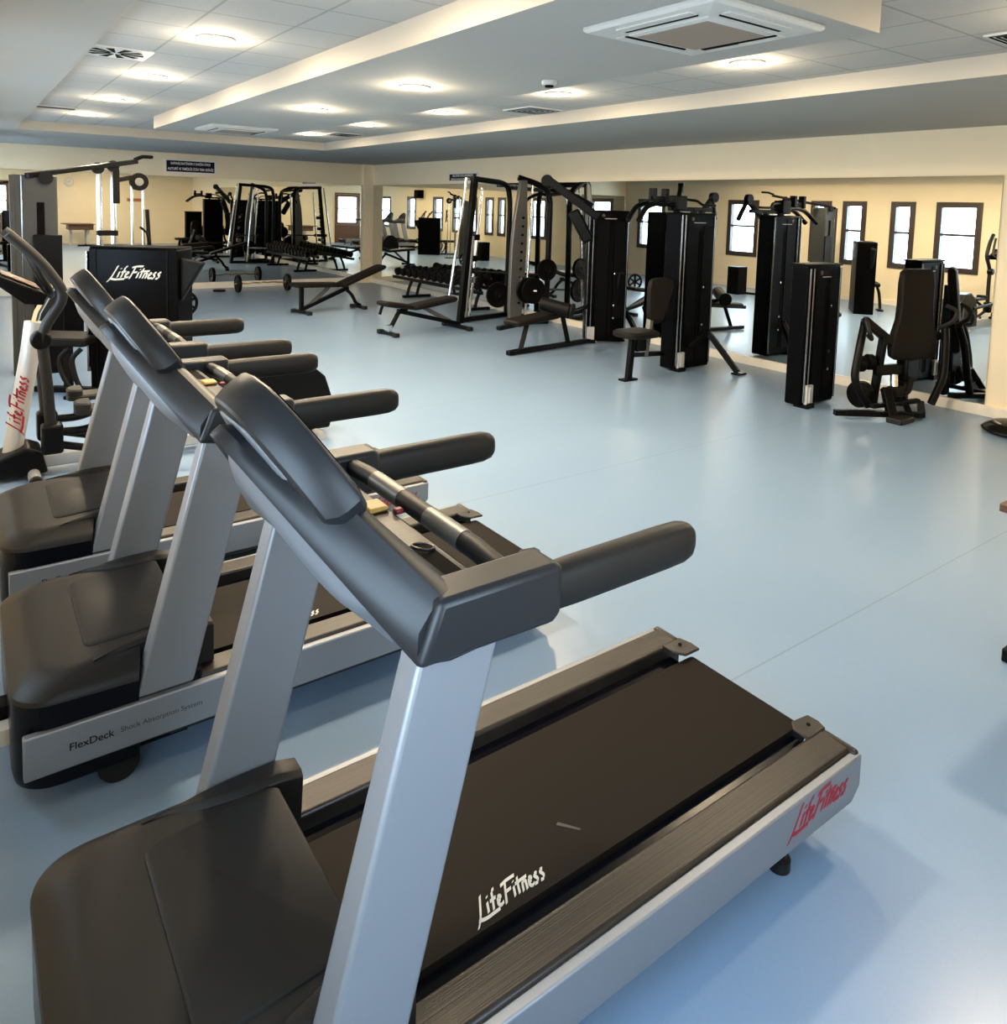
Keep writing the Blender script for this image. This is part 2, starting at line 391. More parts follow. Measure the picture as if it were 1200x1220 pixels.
def make_treadmill():
    T = thing('treadmill', 'silver and charcoal treadmill nearest the camera with white lettering on its belt', 'treadmill', group='treadmills in a row by the left wall')
    # side panels, foot rails, belt and deck
    for s in (-1, 1):
        poly = [(.11, s*.40, .128), (2.035, s*.40, .128), (2.075, s*.40, .165), (2.075, s*.40, .258), (.11, s*.40, .258)]
        sp = MB().prism(poly, (0, -s*.028, 0)).build('side_panel', 'silver', T, bev=.005)
        if s < 0:
            script('lettering', 'red', sp, (1.735, -.4002, .178), (1, 0, 0), (0, 0, 1), .27)
            text('lettering', 'FlexDeck', 'dgrey', sp, (.225, -.4002, .182), (1, 0, 0), (0, 0, 1), .118, bold=.012)
            text('lettering', 'Shock Absorption System', 'mgrey', sp, (.36, -.4002, .181), (1, 0, 0), (0, 0, 1), .235)
        fr = MB().b2((.50, s*.3735, .10), (2.06, s*.275, .268)).build('foot_rail', 'rail', T, bev=.010, seg=3)
        MB().b2((2.050, s*.392, .16), (2.078, s*.278, .2675)).build('end_cap', 'rail', T, bev=.012, seg=3)
        br = MB().prism([(1.985, s*.285, .262), (2.075, s*.285, .262), (2.10, s*.25, .25), (2.10, s*.21, .25), (2.02, s*.205, .256), (1.985, s*.235, .262)], (0, 0, .010))
        br.build('roller_guard', 'rail', T, bev=.006)
        MB().cyl((2.04, s*.250, .2725), (2.04, s*.250, .275), .006, 12).build('guard_screw', 'dark', T)
    bl = []
    for k in range(13):
        a = PI/2 - PI*k/12; bl.append((2.045 + .045*math.cos(a), .198 + .045*math.sin(a)))
    prof = [(.45, .243)] + bl + [(.45, .153)]
    be = MB().prism([(x, -.212, z) for x, z in prof], (0, .424, 0)).build('running_belt', 'belt', T, smooth=25)
    script('lettering', 'white', be, (.885, -.19, .2432), (1, 0, 0), (0, 1, 0), .20)
    MB().prism([(1.19, -.085, .2433), (1.20, -.080, .2433), (1.235, -.128, .2433), (1.230, -.131, .2433)], (0, 0, .0006)).build('scuff_mark', 'scuff', be)
    MB().b2((.45, -.274, .10), (2.02, .274, .222)).build('deck', 'band', T)
    # motor hood: rounded nose, notched at the rear where the uprights come down
    def hring(ins, z, tilt=0., nx=.0):
        Y, x0, r_ = .386-ins, .085+ins, .105
        P = []
        for k in range(9):
            a_ = PI/2 + PI/2*k/8; P.append((x0+r_ + r_*math.cos(a_), Y-r_ + r_*math.sin(a_)))
        for k in range(9):
            a_ = PI + PI/2*k/8; P.append((x0+r_ + r_*math.cos(a_), -Y+r_ + r_*math.sin(a_)))
        xe, xr, yn = .415+nx, .575-ins*.1, .312-ins*.0
        P += [(xe, -Y), (xe, -yn), (xr, -yn), (xr, yn), (xe, yn), (xe, Y)]
        return [(x, y, z + tilt*(x-.25)) for x, y in P]
    MB().loft([hring(.03, .055), hring(.006, .075), hring(0, .11), hring(.0, .330, -.03)]).build('hood_skirt', 'band', T, bev=.003)
    MB().loft([hring(-.002, .328, -.03), hring(.001, .342, -.02), hring(.016, .358, .0, .005), hring(.050, .380, .03, .012), hring(.064, .387, .04, .014), hring(.085, .390, .05, .016)]).build('motor_hood', 'hood', T, smooth=32)
    MB().loft([[(x, y, z + .05*(x-.25)) for x, y in round_rect(.285+i, .585-i*.5, .24-i, .03, .02)] for i, z in ((0, .384), (.003, .393), (.009, .396))]).build('hood_cover', 'hood', T, smooth=32)
    for s in (-1, 1):
        rings = []
        for x, w0, w1, zt in ((.30, .312, .318, .392), (.36, .296, .318, .402), (.43, .268, .318, .412), (.50, .252, .318, .416), (.60, .246, .318, .416), (.655, .250, .318, .402)):
            rings.append([(x, s*w1, .27), (x, s*w1, zt-.008), (x, s*(w1-.008), zt), (x, s*(w0+.014), zt), (x, s*w0, zt-.012), (x, s*(w0+.012), .27)])
        MB().loft(rings).build('upright_shroud', 'hood', T, bev=.005, smooth=50)
        # upright box section, leaning back
        f = lambda z: .44 + .257*(z-.386)
        # flush with the rail side
        za, zb = .262, 1.06
        up = MB(); o_, i_ = s*.386, s*.320
        w = .166
        up.prism([(f(za), o_, za), (f(za)+w, o_, za), (f(zb)+w, o_, zb), (f(zb), o_, zb)], (0, i_-o_, 0)).build('upright', 'silver', T, bev=.009, seg=3)
        MB().b2((f(.26)+w-.005, min(s*.374, s*.312), .20), (f(.26)+w+.03, max(s*.374, s*.312), .292)).build('upright_boot', 'band', T, bev=.006)
        MB().cyl((.36, s*.30, .06), (.36, s*.365, .06), .06, 24).build('transport_wheel', 'rubber', T, bev=.006)
        MB().lathe([(.001, 0), (.03, 0), (.03, .03), (.018, .035), (.018, .15)], (1.80, s*.33, 0)).build('levelling_foot', 'rubber', T)
    # console: a gull-wing body lofted across the machine
    def ev(v):
        q = min(abs(v)/.40, 1.); q = (math.sqrt(q*q+.01)-.1)/(math.sqrt(1.01)-.1); return max(0, 1-q)**1.1
    st = [-.40 + .80*i/34 for i in range(35)]
    body, cover = [], []
    for v in st:
        e = ev(v); A = V((.590-.222*e, v, 1.045+.318*e)); B = V((.630-.182*e, v, 1.150+.232*e))
        body.append([A + V((.005, 0, -.003)), A + (B-A)*.08, A + (B-A)*.45 + V((-.012, 0, .006)), B + V((-.006, 0, -.014)), B + V((.010, 0, .0)), B + V((.034, 0, -.006)), V((.705-.02*e, v, 1.128+.02*e)), V((.720, v, 1.10)), V((.735, v, 1.035)), V((.66, v, 1.030))])
        if abs(v) < .31:
            d = 1 - (abs(v)/.31)**6
            cover.append([A + V((.016+.03*e, 0, .006)), A + V((.008+.03*e, 0, -.010)), A + V((.010+.03*e, 0, -.050*d-.010)), A + V((.022+.03*e, 0, -.090*d-.010)), V((.60, v, 1.03-.015*d+.02*e)), V((.68, v, 1.045))])
    MB().loft(body).build('console_body', 'char', T, smooth=42)
    MB().loft(cover).build('console_cover', 'chargrey', T, smooth=42)
    # display housing leaning over the body
    P0 = V((.548, 0, 1.246)); Tn = V((-.130, 0, .200)).normalized(); N = V((Tn.z, 0, -Tn.x))
    half = [(.170, -.06), (.228, -.015), (.238, .015), (.218, .075), (.184, .130), (.145, .175), (.105, .210), (.068, .230), (0, .236)]
    outl = half + [(-v, w_) for v, w_ in half[::-1][1:]]
    def ring(sc, dn, dw=0.): return [P0 + Tn*(w_*sc + dw) + N*dn + V((0, v*sc, 0)) for v, w_ in outl]
    MB().loft([ring(.92, -.038, .012), ring(.985, -.014, .002), ring(1.0, .004), ring(1.0, .030), ring(.97, .042, .004)]).build('display', 'char', T, bev=.006, smooth=30)
    MB().loft([ring(.90, .0425, .012), ring(.90, .045, .012)]).build('display_screen', 'band', T)
    # back bevel plate of the display, slightly lighter
    bp = [(.165, .095), (.085, .190), (-.085, .190), (-.165, .095)]
    MB().loft([[P0 + Tn*w_ + N*(-.034) + V((0, v, 0)) for v, w_ in bp], [P0 + Tn*(w_*.94+.008) + N*(-.043) + V((0, v*.94, 0)) for v, w_ in bp]]).build('display_back_plate', 'chargrey', T, bev=.008)
    # tray with two cup recesses behind the body
    MB().b2((.690, -.355, 1.085), (.770, .355, 1.118)).build('tray', 'rail', T, bev=.006)
    for s in (-1, 1):
        MB().b2((.702, s*.235-.085, 1.1175), (.752, s*.235+.085, 1.1195)).build('cup_recess', 'dark', T, bev=.0)
    MB().b2((.715, .03, 1.118), (.765, .09, 1.130)).build('stop_clip', 'yellow', T, bev=.006)
    MB().b2((.765, .0, 1.118), (.785, .02, 1.130)).build('stop_tag', 'redtag', T, bev=.004)
    MB().torus((.735, -.17, 1.122), .022, .003, (.2, .1, 1)).build('key_cord', 'cord', T)
    # arms, grips and the sensor bar between them
    for s in (-1, 1):
        MB().prism([(.588, s*.330, 1.043), (.628, s*.330, 1.150), (.885, s*.330, 1.150), (.893, s*.330, 1.14), (.893, s*.330, 1.055), (.875, s*.330, 1.036)], (0, s*.088, 0)).build('arm', 'char', T, bev=.014, seg=3)
        rings = []
        for x, k in ((.885, .96), (.95, 1.), (1.20, 1.), (1.25, .97), (1.275, .84), (1.287, .62), (1.291, .3)):
            rings.append([(x, s*.380 + .031*k*math.copysign(abs(math.cos(a))**.7, math.cos(a)), 1.088 + .045*k*math.copysign(abs(math.sin(a))**.7, math.sin(a))) for a in [2*PI*j/20 for j in range(20)]])
        MB().loft(rings).build('grip', 'rubber', T, smooth=50)
        MB().tube([(.815, s*.06, 1.125), (.815, s*.20, 1.125)], .0232, 14).build('pulse_sensor', 'steel', T)
    MB().tube([(.815, -.325, 1.118), (.815, -.24, 1.125), (.815, .24, 1.125), (.815, .325, 1.118)], .022, 14).build('sensor_bar', 'rubber', T)
    # switch and power socket on the nose
    MB().b2((.030, -.16, .15), (.092, -.09, .235)).build('power_socket', 'band', T, bev=.003)
    MB().b2((.034, -.225, .15), (.092, -.17, .20)).build('power_label', 'white', T)
    return T

TM = make_treadmill(); TM.location = (0, 1.43, 0)
T2 = copy_tree(TM); T2.location = (0, 2.80, 0); T2['label'] = 'middle treadmill of the three, dark grey writing along the front of its side panel'
T3 = copy_tree(TM); T3.location = (.02, 3.94, 0); T3['label'] = 'farthest treadmill of the row, next to the cross trainer'
for (y, lab) in ((1.47, 'black cord on the floor at the nose of the nearest treadmill'), (2.85, 'black cord on the floor at the nose of the middle treadmill'), (4.0, 'black cord on the floor at the nose of the farthest treadmill')):
    tag(MB().tube([(.055, y+.06, .13), (.0, y+.07, .09), (-.08, y+.10, .008), (-.02, y+.26, .008), (.02, y+.32, .008), (-.10, y+.42, .008), (-.20, y+.36, .008), (-.33, y+.4, .008)], .007, 8, .06).build('power_cord', 'cord'), lab, 'cord', 'treadmill power cords')

# ------------------------------------------------------------------ cross trainer beside the treadmills
E = thing('cross_trainer', 'silver and black elliptical cross trainer left of the treadmills, red lettering on its post', 'cross trainer', (.30, 5.6, 0))
MB().tube([(-.06, 0, .13), (.055, 0, .80), (.08, 0, .99)], .055, 16).build('front_post', 'silver_edge', E)
script('lettering', 'red', [o for o in bpy.data.objects if o.parent == E][0], (-.012, -.058, .30), (.165, 0, .97), (-.97, 0, .165), .36)
MB().tube([(.08, 0, .97), (.10, 0, 1.05), (.19, 0, 1.22)], .022, 10).build('neck', 'chrome', E)
MB().b2((.0, -.03, .035), (1.75, .03, .12)).build('base_beam', 'silver_edge', E, bev=.01)
MB().tube([(.05, -.28, .035), (.05, .28, .035)], .035, 14).build('front_foot', 'silver_edge', E)
for s in (-1, 1): MB().cyl((.05, s*.28, .035), (.05, s*.32, .035), .038, 14).build('foot_cap', 'rubber', E, bev=.004)
MB().loft([[(-.28, y, .03), (-.28, y, .09), (-.10, y, .17), (.02, y, .21), (.10, y, .17), (.13, y, .03)] for y in (-.13, .13)]).build('front_cover', 'black', E, bev=.02, seg=3)
for s in (-1, 1):
    MB().tube([(.15, s*.17, .22), (.13, s*.19, .60), (.10, s*.20, .95), (.24, s*.22, 1.18), (.10, s*.24, 1.40), (-.06, s*.25, 1.56)], .032, 12, .09).build('moving_arm', 'rubber', E)
    MB().cyl((.10, s*.14, .90), (.10, s*.23, .90), .058, 20).build('arm_hub', 'black', E, bev=.012)
    MB().b2((.09, s*.17-.055, .17), (.21, s*.17+.055, .36)).build('link_housing', 'black', E, bev=.02, seg=3)
    MB().tube([(.18, s*.17, .30), (.35, s*.17, .29), (.62, s*.18, .40), (.95, s*.18, .40), (1.55, s*.16, .36)], .026, 10, .1).build('pedal_arm', 'black', E)
    MB().tube([(.18, s*.17, .22), (.52, s*.17, .12), (.9, s*.17, .17)], .024, 10, .08).build('lower_link', 'black', E)
    pd = MB(); pd.loft([[(x, s*.20+y, z) for x, y in round_rect(.27+i, .72-i, .085-i, .06, .05)] for i, z in ((0, .415), (0, .44), (.008, .45))])
    pd.loft([[(x, s*.20+y, z) for x, y in round_rect(.27+i, .36, .085-i, .06, .02)] for i, z in ((0, .445), (0, .48), (.01, .49))])
    pd.build('pedal', 'rubber', E)
MB().loft([[(x, y, z) for x, z in ((1.35, .05), (1.35, .30), (1.45, .52), (1.62, .62), (1.82, .60), (1.98, .46), (2.05, .25), (2.02, .05))] for y in (-.16, -.14, .14, .16)]).build('drive_shroud', 'black', E, bev=.02, seg=3)
MB().tube([(1.9, -.28, .03), (1.9, .28, .03)], .03, 12).build('rear_foot', 'silver_edge', E)
# console head, fixed grips, tray
MB().loft([[(.02, y, 1.13), (-.14, y, 1.27), (-.11, y, 1.31), (.13, y, 1.19), (.12, y, 1.12)] for y in (-.23, -.21, .21, .23)]).build('console', 'darkpanel', E, bev=.012, seg=3)
MB().prism([(-.09, -.16, 1.312), (.10, -.16, 1.215), (.10, .16, 1.215), (-.09, .16, 1.312)], (.002, 0, .004)).build('console_screen', 'brownwood', E)
for s in (-1, 1): MB().tube([(.17, s*.08, 1.16), (.16, s*.15, 1.20), (.08, s*.17, 1.36), (.03, s*.17, 1.50)], .02, 10, .06).build('fixed_grip', 'rubber', E)

# ------------------------------------------------------------------ tall cable tower
P = thing('cable_tower', 'tall black cable tower with sloping top boom and chrome columns, far left', 'gym machine', (.62, 8.92, 0))
tw = MB(); tw.b2((-.19, -.16, 0), (.20, .16, 1.985)).build('shroud', 'towergrey', P, bev=.012)
MB().b2((.02, -.168, .35), (.085, -.159, 1.72)).build('shroud_slot', 'dark', P)
MB().b2((-.205, -.175, 0), (-.165, -.10, 1.98)).build('corner_strip', 'towergrey', P, bev=.006)
MB().b2((-.115, -.168, 0), (-.10, -.158, 1.98)).build('edge_strip', 'darkchrome', P, bev=.003)
MB().b2((-.02, -.20, .0), (.23, -.165, 1.40)).build('lower_panel', 'black', P, bev=.01)
MB().bar((-.06, -.20, 1.975), (1.05, .55, 2.20), .06, .05).tube([(1.03, .53, 2.22), (1.12, .60, 2.26), (1.24, .68, 2.265)], .022, 10).build('boom', 'black', P, bev=.005)
for (x, y, z) in ((.10, -.20, 1.96), (.64, .42, 2.10), (.79, .42, 2.13)):
    MB().lathe([(.001, -.025), (.062, -.025), (.062, -.012), (.052, 0), (.062, .012), (.062, .025), (.001, .025)], (x, y, z), 'y').build('pulley', 'black', P)
for x in (.66, .80): MB().cyl((x, .50, .02), (x, .50, 2.12), .03, 16).build('chrome_column', 'chrome', P)
MB().b2((.60, .42, 0), (.90, .62, .03)).build('base_plate', 'black', P, bev=.006)
MB().b2((.79, .45, 1.72), (.86, .53, 2.10)).build('column_bracket', 'black', P, bev=.006)
MB().bar((.84, .49, 1.98), (1.0, .49, 2.02), .05, .05).build('pulley_arm', 'black', P, bev=.006)
MB().lathe([(.001, -.03), (.098, -.03), (.10, -.02), (.085, 0), (.10, .02), (.098, .03), (.001, .03)], (1.06, .48, 1.97), 'y').build('large_pulley', 'iron', P)
MB().lathe([(.001, -.035), (.045, -.035), (.045, .035), (.001, .035)], (1.06, .48, 1.97), 'y').build('pulley_hub', 'steel', P)
for x in (.985, 1.10): MB().cyl((x, .48, .03), (x, .48, 1.93), .014, 12).build('guide_rod', 'chrome', P)
MB().b2((.93, .42, 0), (1.16, .55, .03)).build('rod_foot', 'black', P, bev=.005)
MB().bar((1.14, .47, 1.66), (1.16, .47, 1.25), .04, .035, (0, 1, 0)).tube([(1.06, .46, 1.46), (1.13, .45, 1.40), (1.17, .44, 1.22)], .014, 8).build('handle', 'black', P, bev=.005)
MB().b2((.63, .46, 1.36), (.84, .54, 1.42)).build('carriage', 'black', P, bev=.006)
MB().b2((.30, 1.6, 0), (.62, 1.9, .62)).build('rear_weight_box', 'darkpanel', P, bev=.01)
MB().bar((.2, .1, .04), (.46, 1.7, .04), .06, .05).build('floor_beam', 'black', P)

# ------------------------------------------------------------------ black machine with the white script logo
L_ = thing('leg_machine', 'black weight machine with white script logo on its wide shroud, behind the treadmills', 'gym machine', (.95, 7.69, 0), math.atan2(-.45, .63))
MB().b2((0, .0, 0), (.80, .34, 1.335)).build('shroud', 'blackgloss', L_, bev=.015, seg=3)
MB().b2((.005, .005, 1.335), (.795, .335, 1.35)).build('shroud_cap', 'darkpanel', L_, bev=.006)
MB().b2((.70, -.008, .02), (.715, .0, 1.33)).build('shroud_edge', 'darkpanel', L_)
MB().b2((.06, -.007, .02), (.07, .0, 1.33)).build('shroud_seam', 'darkpanel', L_)
script('lettering', 'white', [o for o in bpy.data.objects if o.parent == L_ and o.name.startswith('shroud')][0], (.19, -.0005, 1.06), (1, 0, 0), (0, 0, 1), .47)
MB().loft([[(x, y, z) for x, y in round_rect(-.52+i, .06-i, .20-i, .06, .03)] for i, z in ((.012, .46), (0, .475), (0, .52), (.012, .535))], True).build('seat', 'padblack', L_)
MB().bar((-.20, -.0, .0), (-.20, 0, .46), .07, .05, (0, 1, 0)).bar((-.5, .0, .03), (.1, .0, .03), .07, .05).build('seat_frame', 'black', L_, bev=.006)
for dx in (0, .11): MB().tube([(-.10+dx, -.16, .44), (-.17+dx, -.20, .36), (-.13+dx, -.22, .20), (-.02+dx*.6, -.22, .05)], .022, 10, .07).build('curved_lever', 'black', L_)
MB().b2((-.10, -.27, 0), (.14, -.16, .035)).build('lever_foot', 'black', L_, bev=.008)
MB().loft([[(.80, .05, .85), (1.02, .05, 1.22), (.80, .05, 1.26)], [(.80, .12, .85), (1.02, .12, 1.22), (.80, .12, 1.26)]]).build('back_pad', 'padblack', L_, bev=.02, seg=3)
MB().b2((-.03, .0, .2), (-.012, .04, 1.30)).b2((-.03, .0, .2), (0., .04, .24)).build('side_post', 'darkchrome', L_, bev=.004)
gp = tag(MB().torus((0, 0, .0), .165, .024, (1, 0, 0), 32, 10).lathe([(.001, -.02), (.05, -.02), (.05, .02), (.001, .02)], (0, 0, 0), 'x').bar((0, 0, -.16), (0, 0, .16), .035, .03, (1, 0, 0)).bar((0, -.14, .08), (0, .14, -.08), .035, .03, (1, 0, 0)).bar((0, -.14, -.08), (0, .14, .08), .035, .03, (1, 0, 0)).build('grip_plate', 'iron', loc=(2.82, 12.15, .189)), 'black ring-shaped grip plate standing on edge right of the black machine with the white logo', 'weight plate')
gp.rotation_euler = (0, 0, math.radians(-75))

# ------------------------------------------------------------------ free weights by the back mirror
def plate(R=.165, w=.045):
    return [(.025, -w/2*.6), (.04, -w/2), (.06, -w/2*.7), (R*.8, -w/2*.7), (R*.86, -w/2), (R-.006, -w/2), (R, -w/2*.6), (R, w/2*.6), (R-.006, w/2), (R*.86, w/2), (R*.8, w/2*.7), (.06, w/2*.7), (.04, w/2), (.025, w/2*.6)]
bb = []
pts = [(4.32, 14.85, .172), (4.50, 14.85, .172), (4.60, 14.85, .172), (4.70, 14.82, .172), (4.80, 14.88, .172), (4.89, 14.84, .172), (4.98, 14.88, .172), (5.08, 14.82, .172), (5.18, 14.85, .172), (5.28, 14.85, .172), (5.46, 14.85, .172)]
C_ = thing('curl_bar', 'brass coloured zigzag curl bar lying by the back mirror', 'barbell', (4.89, 14.85, .172))
MB().tube([V(p) - V((4.89, 14.85, .172)) for p in [(a, b, c + (.02 if 4.6 < a < 5.2 and i % 2 else 0)) for i, (a, b, c) in enumerate(pts)]], .0145, 10, .04).build('bar', 'brass', C_)
for s in (-1, 1): MB().cyl((s*.435, 0, 0), (s*.455, 0, 0), .03, 16).build('collar', 'steel', C_)
for x, l in ((4.40, 'dark iron plate on the left end of the curl bar'), (5.38, 'dark iron plate on the right end of the curl bar, beside the bench')):
    tag(MB().lathe(plate(.172, .06), (0, 0, 0), 'x').build('weight_plate', 'iron', loc=(x, 14.85, .172)), l, 'weight plate', 'plates on the curl bar')
tag(MB().lathe([(.03, 0), (.115, 0), (.12, .008), (.12, .022), (.11, .03), (.03, .026)]).build('weight_plate', 'iron', loc=(4.14, 15.2, 0)), 'small dark plate lying flat on the floor before the back mirror', 'weight plate')

def bench(label, loc, rz, flat_first):
    b = thing('adjustable_bench', label, 'weight bench', loc, rz, 'adjustable benches on the open floor')
    def pad(nm, p, q, w, t, z_up=(0, 0, 1)):
        p, q = V(p), V(q); x = (q-p).normalized(); y = V((0, 1, 0)); z = x.cross(y); L = (q-p).length
        rings = []
        for i, h in ((.02, -t/2), (0, -t/2+.018), (0, t/2-.022), (.016, t/2-.004), (.04, t/2)):
            rings.append([p + x*(L/2 + u) + y*v + z*h for u, v in [(a - L/2, c) for a, c in round_rect(i, L-i, w/2-i, .05, .05)]])
        return MB().loft(rings).build(nm, 'pad', b, smooth=40)
    def foot(x, w=.46):
        MB().bar((x, -w/2, .035), (x, w/2, .035), .06, .045).build('foot_bar', 'black', b, bev=.006)
        for s in (-1, 1): MB().b2((x-.04, s*w/2-.035, 0), (x+.04, s*w/2+.035, .06)).build('foot_cap', 'rubber', b, bev=.01)
    if flat_first:
        pad('seat_pad', (-.16, 0, .475), (.70, 0, .44), .30, .07)
        pad('back_pad', (.72, 0, .42), (1.62, 0, .715), .28, .07)
        MB().bar((0, 0, .04), (0, 0, .44), .06, .06, (0, 1, 0)).build('leg', 'black', b, bev=.005)
        MB().bar((.0, 0, .07), (.90, 0, .375), .06, .06).build('main_beam', 'black', b, bev=.005)
        MB().bar((.10, 0, .09), (.52, 0, .41), .05, .05).build('strut', 'steel', b, bev=.005)
        MB().tube([(.82, 0, .38), (.98, 0, .25), (1.06, 0, .10), (1.16, 0, .05)], .03, 10, .08).build('rear_leg', 'black', b)
        foot(.0); foot(1.12, .34)
    else:
        pad('seat_pad', (-.12, 0, .455), (.36, 0, .375), .30, .07)
        pad('back_pad', (.36, 0, .365), (1.12, 0, .455), .28, .07)
        MB().tube([(.0, 0, .05), (.10, 0, .20), (.17, 0, .32), (.30, 0, .35)], .032, 10, .08).build('leg', 'black', b)
        MB().bar((.15, 0, .33), (1.25, 0, .06), .06, .06).build('main_beam', 'black', b, bev=.005)
        MB().bar((.60, 0, .34), (1.06, 0, .12), .055, .055).build('strut', 'steel', b, bev=.005)
        MB().bar((-.02, 0, .10), (.04, 0, .10), .09, .09).build('leg_cuff', 'chrome', b)
        MB().bar((-.10, .0, .42), (-.14, 0, .30), .03, .03).build('lever', 'black', b)
        foot(.0, .40); foot(1.20, .60)
    return b
bench('black adjustable bench with its back raised, near the corner column', (4.45, 11.64, 0), math.atan2(.21, 1.05), True)
bench('black adjustable bench in front of the smith machine, seat end toward the room', (4.76, 9.22, 0), math.atan2(.12, 1.2), False)

# dumbbell rack along the right wall
R_ = thing('dumbbell_rack', 'low black dumbbell rack along the mirror, left of the smith machine', 'rack', (7.20, 11.9, 0))
MB().bar((-.12, -1.55, .36), (-.12, 1.62, .36), .05, .06).bar((.12, -1.55, .42), (.12, 1.62, .42), .05, .06).build('tray', 'black', R_, bev=.006)
for y in (-1.1, .95):
    MB().bar((-.26, y, .03), (.34, y, .03), .07, .05).build('foot', 'black', R_, bev=.006)
    for x in (-.05, .16): MB().tube([(x-.12, y, .04), (x-.08, y, .2), (x, y, .37)], .03, 10, .08).build('leg', 'black', R_)
ORD = ['first', 'second', 'third', 'fourth', 'fifth', 'sixth', 'seventh', 'eighth', 'ninth', 'tenth', 'eleventh', 'twelfth', 'thirteenth']
def dumbbell_mesh(r):
    d = MB(); d.cyl((-.06, 0, 0), (.06, 0, 0), .014, 10)
    for s in (-1, 1):
        d.lathe([(.001, s*.055), (r*.8, s*.055), (r, s*.068), (r, s*.150), (r*.8, s*.165), (.001, s*.165)], (0, 0, 0), 'x', 12)
    return d
for i in range(13):
    r = .078 + .003*i
    tag(dumbbell_mesh(r).build('dumbbell', 'iron', loc=(7.20, 13.34-.235*i, 0.503+.003*i)), f'black round-headed dumbbell, {ORD[i]} from the column end of the low rack', 'dumbbell', 'dumbbells on the low rack').rotation_euler = (0, math.radians(-14), 0)

# ------------------------------------------------------------------ smith machine
SM = thing('smith_machine', 'black and chrome smith machine with curved top beams behind the front bench', 'gym machine', (6.30, 9.78, 0))
O = V((6.30, 9.78, 0))
def W(*p): return V(p) - O
MB().bar(W(6.26, 9.74, 0), W(6.51, 9.80, 2.235), .085, .10, (0, 1, 0)).build('front_post', 'black', SM, bev=.008)
MB().tube([W(7.36, 10.03, 0), W(7.38, 10.04, 1.9), W(7.33, 10.04, 2.15), W(7.15, 10.0, 2.20), W(6.46, 9.80, 2.23)], .045, 12, .18).build('rear_post', 'black', SM)
MB().bar(W(6.24, 9.76, .04), W(7.4, 10.03, .04), .09, .07).build('base_beam', 'black', SM, bev=.008)
MB().cyl(W(6.12, 9.86, .30), W(6.40, 9.86, 2.24), .022, 14).build('guide_rod', 'chrome', SM)
MB().cyl(W(6.62, 10.02, .06), W(6.80, 10.02, 2.10), .022, 14).build('guide_rod', 'chrome', SM)
MB().cyl(W(6.32, 9.66, .10), W(6.42, 9.66, 1.35), .018, 12).build('spotter_rod', 'steel', SM)
for z in (.62, .95, 1.28): MB().b2(W(6.36+.1*z, 9.70, z), W(6.44+.1*z, 9.90, z+.09)).build('catch', 'chrome' if z < .7 else 'black', SM, bev=.004)
hl = MB()
for k in range(14): hl.bar(W(6.36+.08*k*.1, 9.88, .35+.1*k), W(6.46+.08*k*.1, 9.88, .41+.1*k), .02, .03)
hl.build('catch_ladder', 'black', SM)
# near side frame: wide perforated column, rear post and top beam
pc = MB(); rings = []
for z, w, dx in ((0.02, .085, 0), (.3, .115, .01), (.7, .125, .03), (1.2, .13, .05), (1.6, .115, .075), (1.95, .075, .10), (2.22, .05, .125)):
    c = W(6.90+dx, 9.20+dx*.3, z); rings.append([c + V((-w, -.02, 0)), c + V((w, -.05, 0)), c + V((w, .02, 0)), c + V((-w, .05, 0))])
pcol = pc.loft(rings).build('perforated_column', 'steel', SM, bev=.01)
hm = MB()
for k in range(11):
    z = .35 + .13*k; c = W(6.93+.03*z, 9.155, z); hm.lathe([(.001, -.02), (.018, -.02), (.018, .0), (.001, .0)], c, 'y', 12)
hm.build('column_hole', 'dark', pcol)
MB().tube([W(7.46, 9.12, 0), W(7.48, 9.12, 1.90), W(7.42, 9.14, 2.10), W(7.25, 9.20, 2.18), W(6.98, 9.30, 2.26)], .047, 12, .16).build('rear_post', 'black', SM)
MB().bar(W(6.86, 9.20, .04), W(7.5, 9.12, .04), .09, .07).build('base_beam', 'black', SM, bev=.008)
MB().cyl(W(7.08, 9.16, .06), W(7.20, 9.22, 2.16), .02, 14).build('guide_rod', 'chrome', SM)
MB().tube([W(7.0, 9.26, 1.75), W(7.1, 9.22, 1.95), W(7.30, 9.16, 2.03), W(7.47, 9.12, 2.0)], .025, 10, .1).build('brace', 'black', SM)
MB().bar(W(7.37, 10.0, 2.12), W(7.45, 9.14, 2.08), .06, .06).build('cross_beam', 'black', SM, bev=.006)
MB().bar(W(7.37, 10.0, .05), W(7.46, 9.14, .05), .06, .06).build('cross_beam', 'black', SM, bev=.006)
MB().tube([W(6.45, 9.86, .80), W(7.05, 9.30, .78), W(7.30, 8.98, .78)], .018, 12).build('lift_bar', 'black', SM)
MB().tube([W(6.34, 9.98, .80), W(6.62, 9.72, .795)], .045, 14).build('bar_sleeve', 'black', SM)
dr = V((.68, -.73, 0)).normalized()
def plate_at(p, R, w, lab):
    o = MB().lathe(plate(R, w), (0, 0, 0), 'x').build('weight_plate', 'iron', loc=p); o.rotation_euler = (0, 0, math.radians(-100)); tag(o, lab, 'weight plate', 'plates on the smith machine')
plate_at((6.84, 9.56, .43), .20, .05, 'round black plate stored low behind the grey perforated column of the smith machine')
plate_at((7.07, 8.96, .55), .20, .05, 'outer of two black plates low on the near side of the smith machine')
plate_at((7.02, 9.02, .55), .20, .05, 'inner of two black plates low on the near side of the smith machine')
MB().tube([W(6.80, 9.60, .43), W(7.36, 10.0, .43)], .02, 10).build('storage_peg', 'chrome', SM)
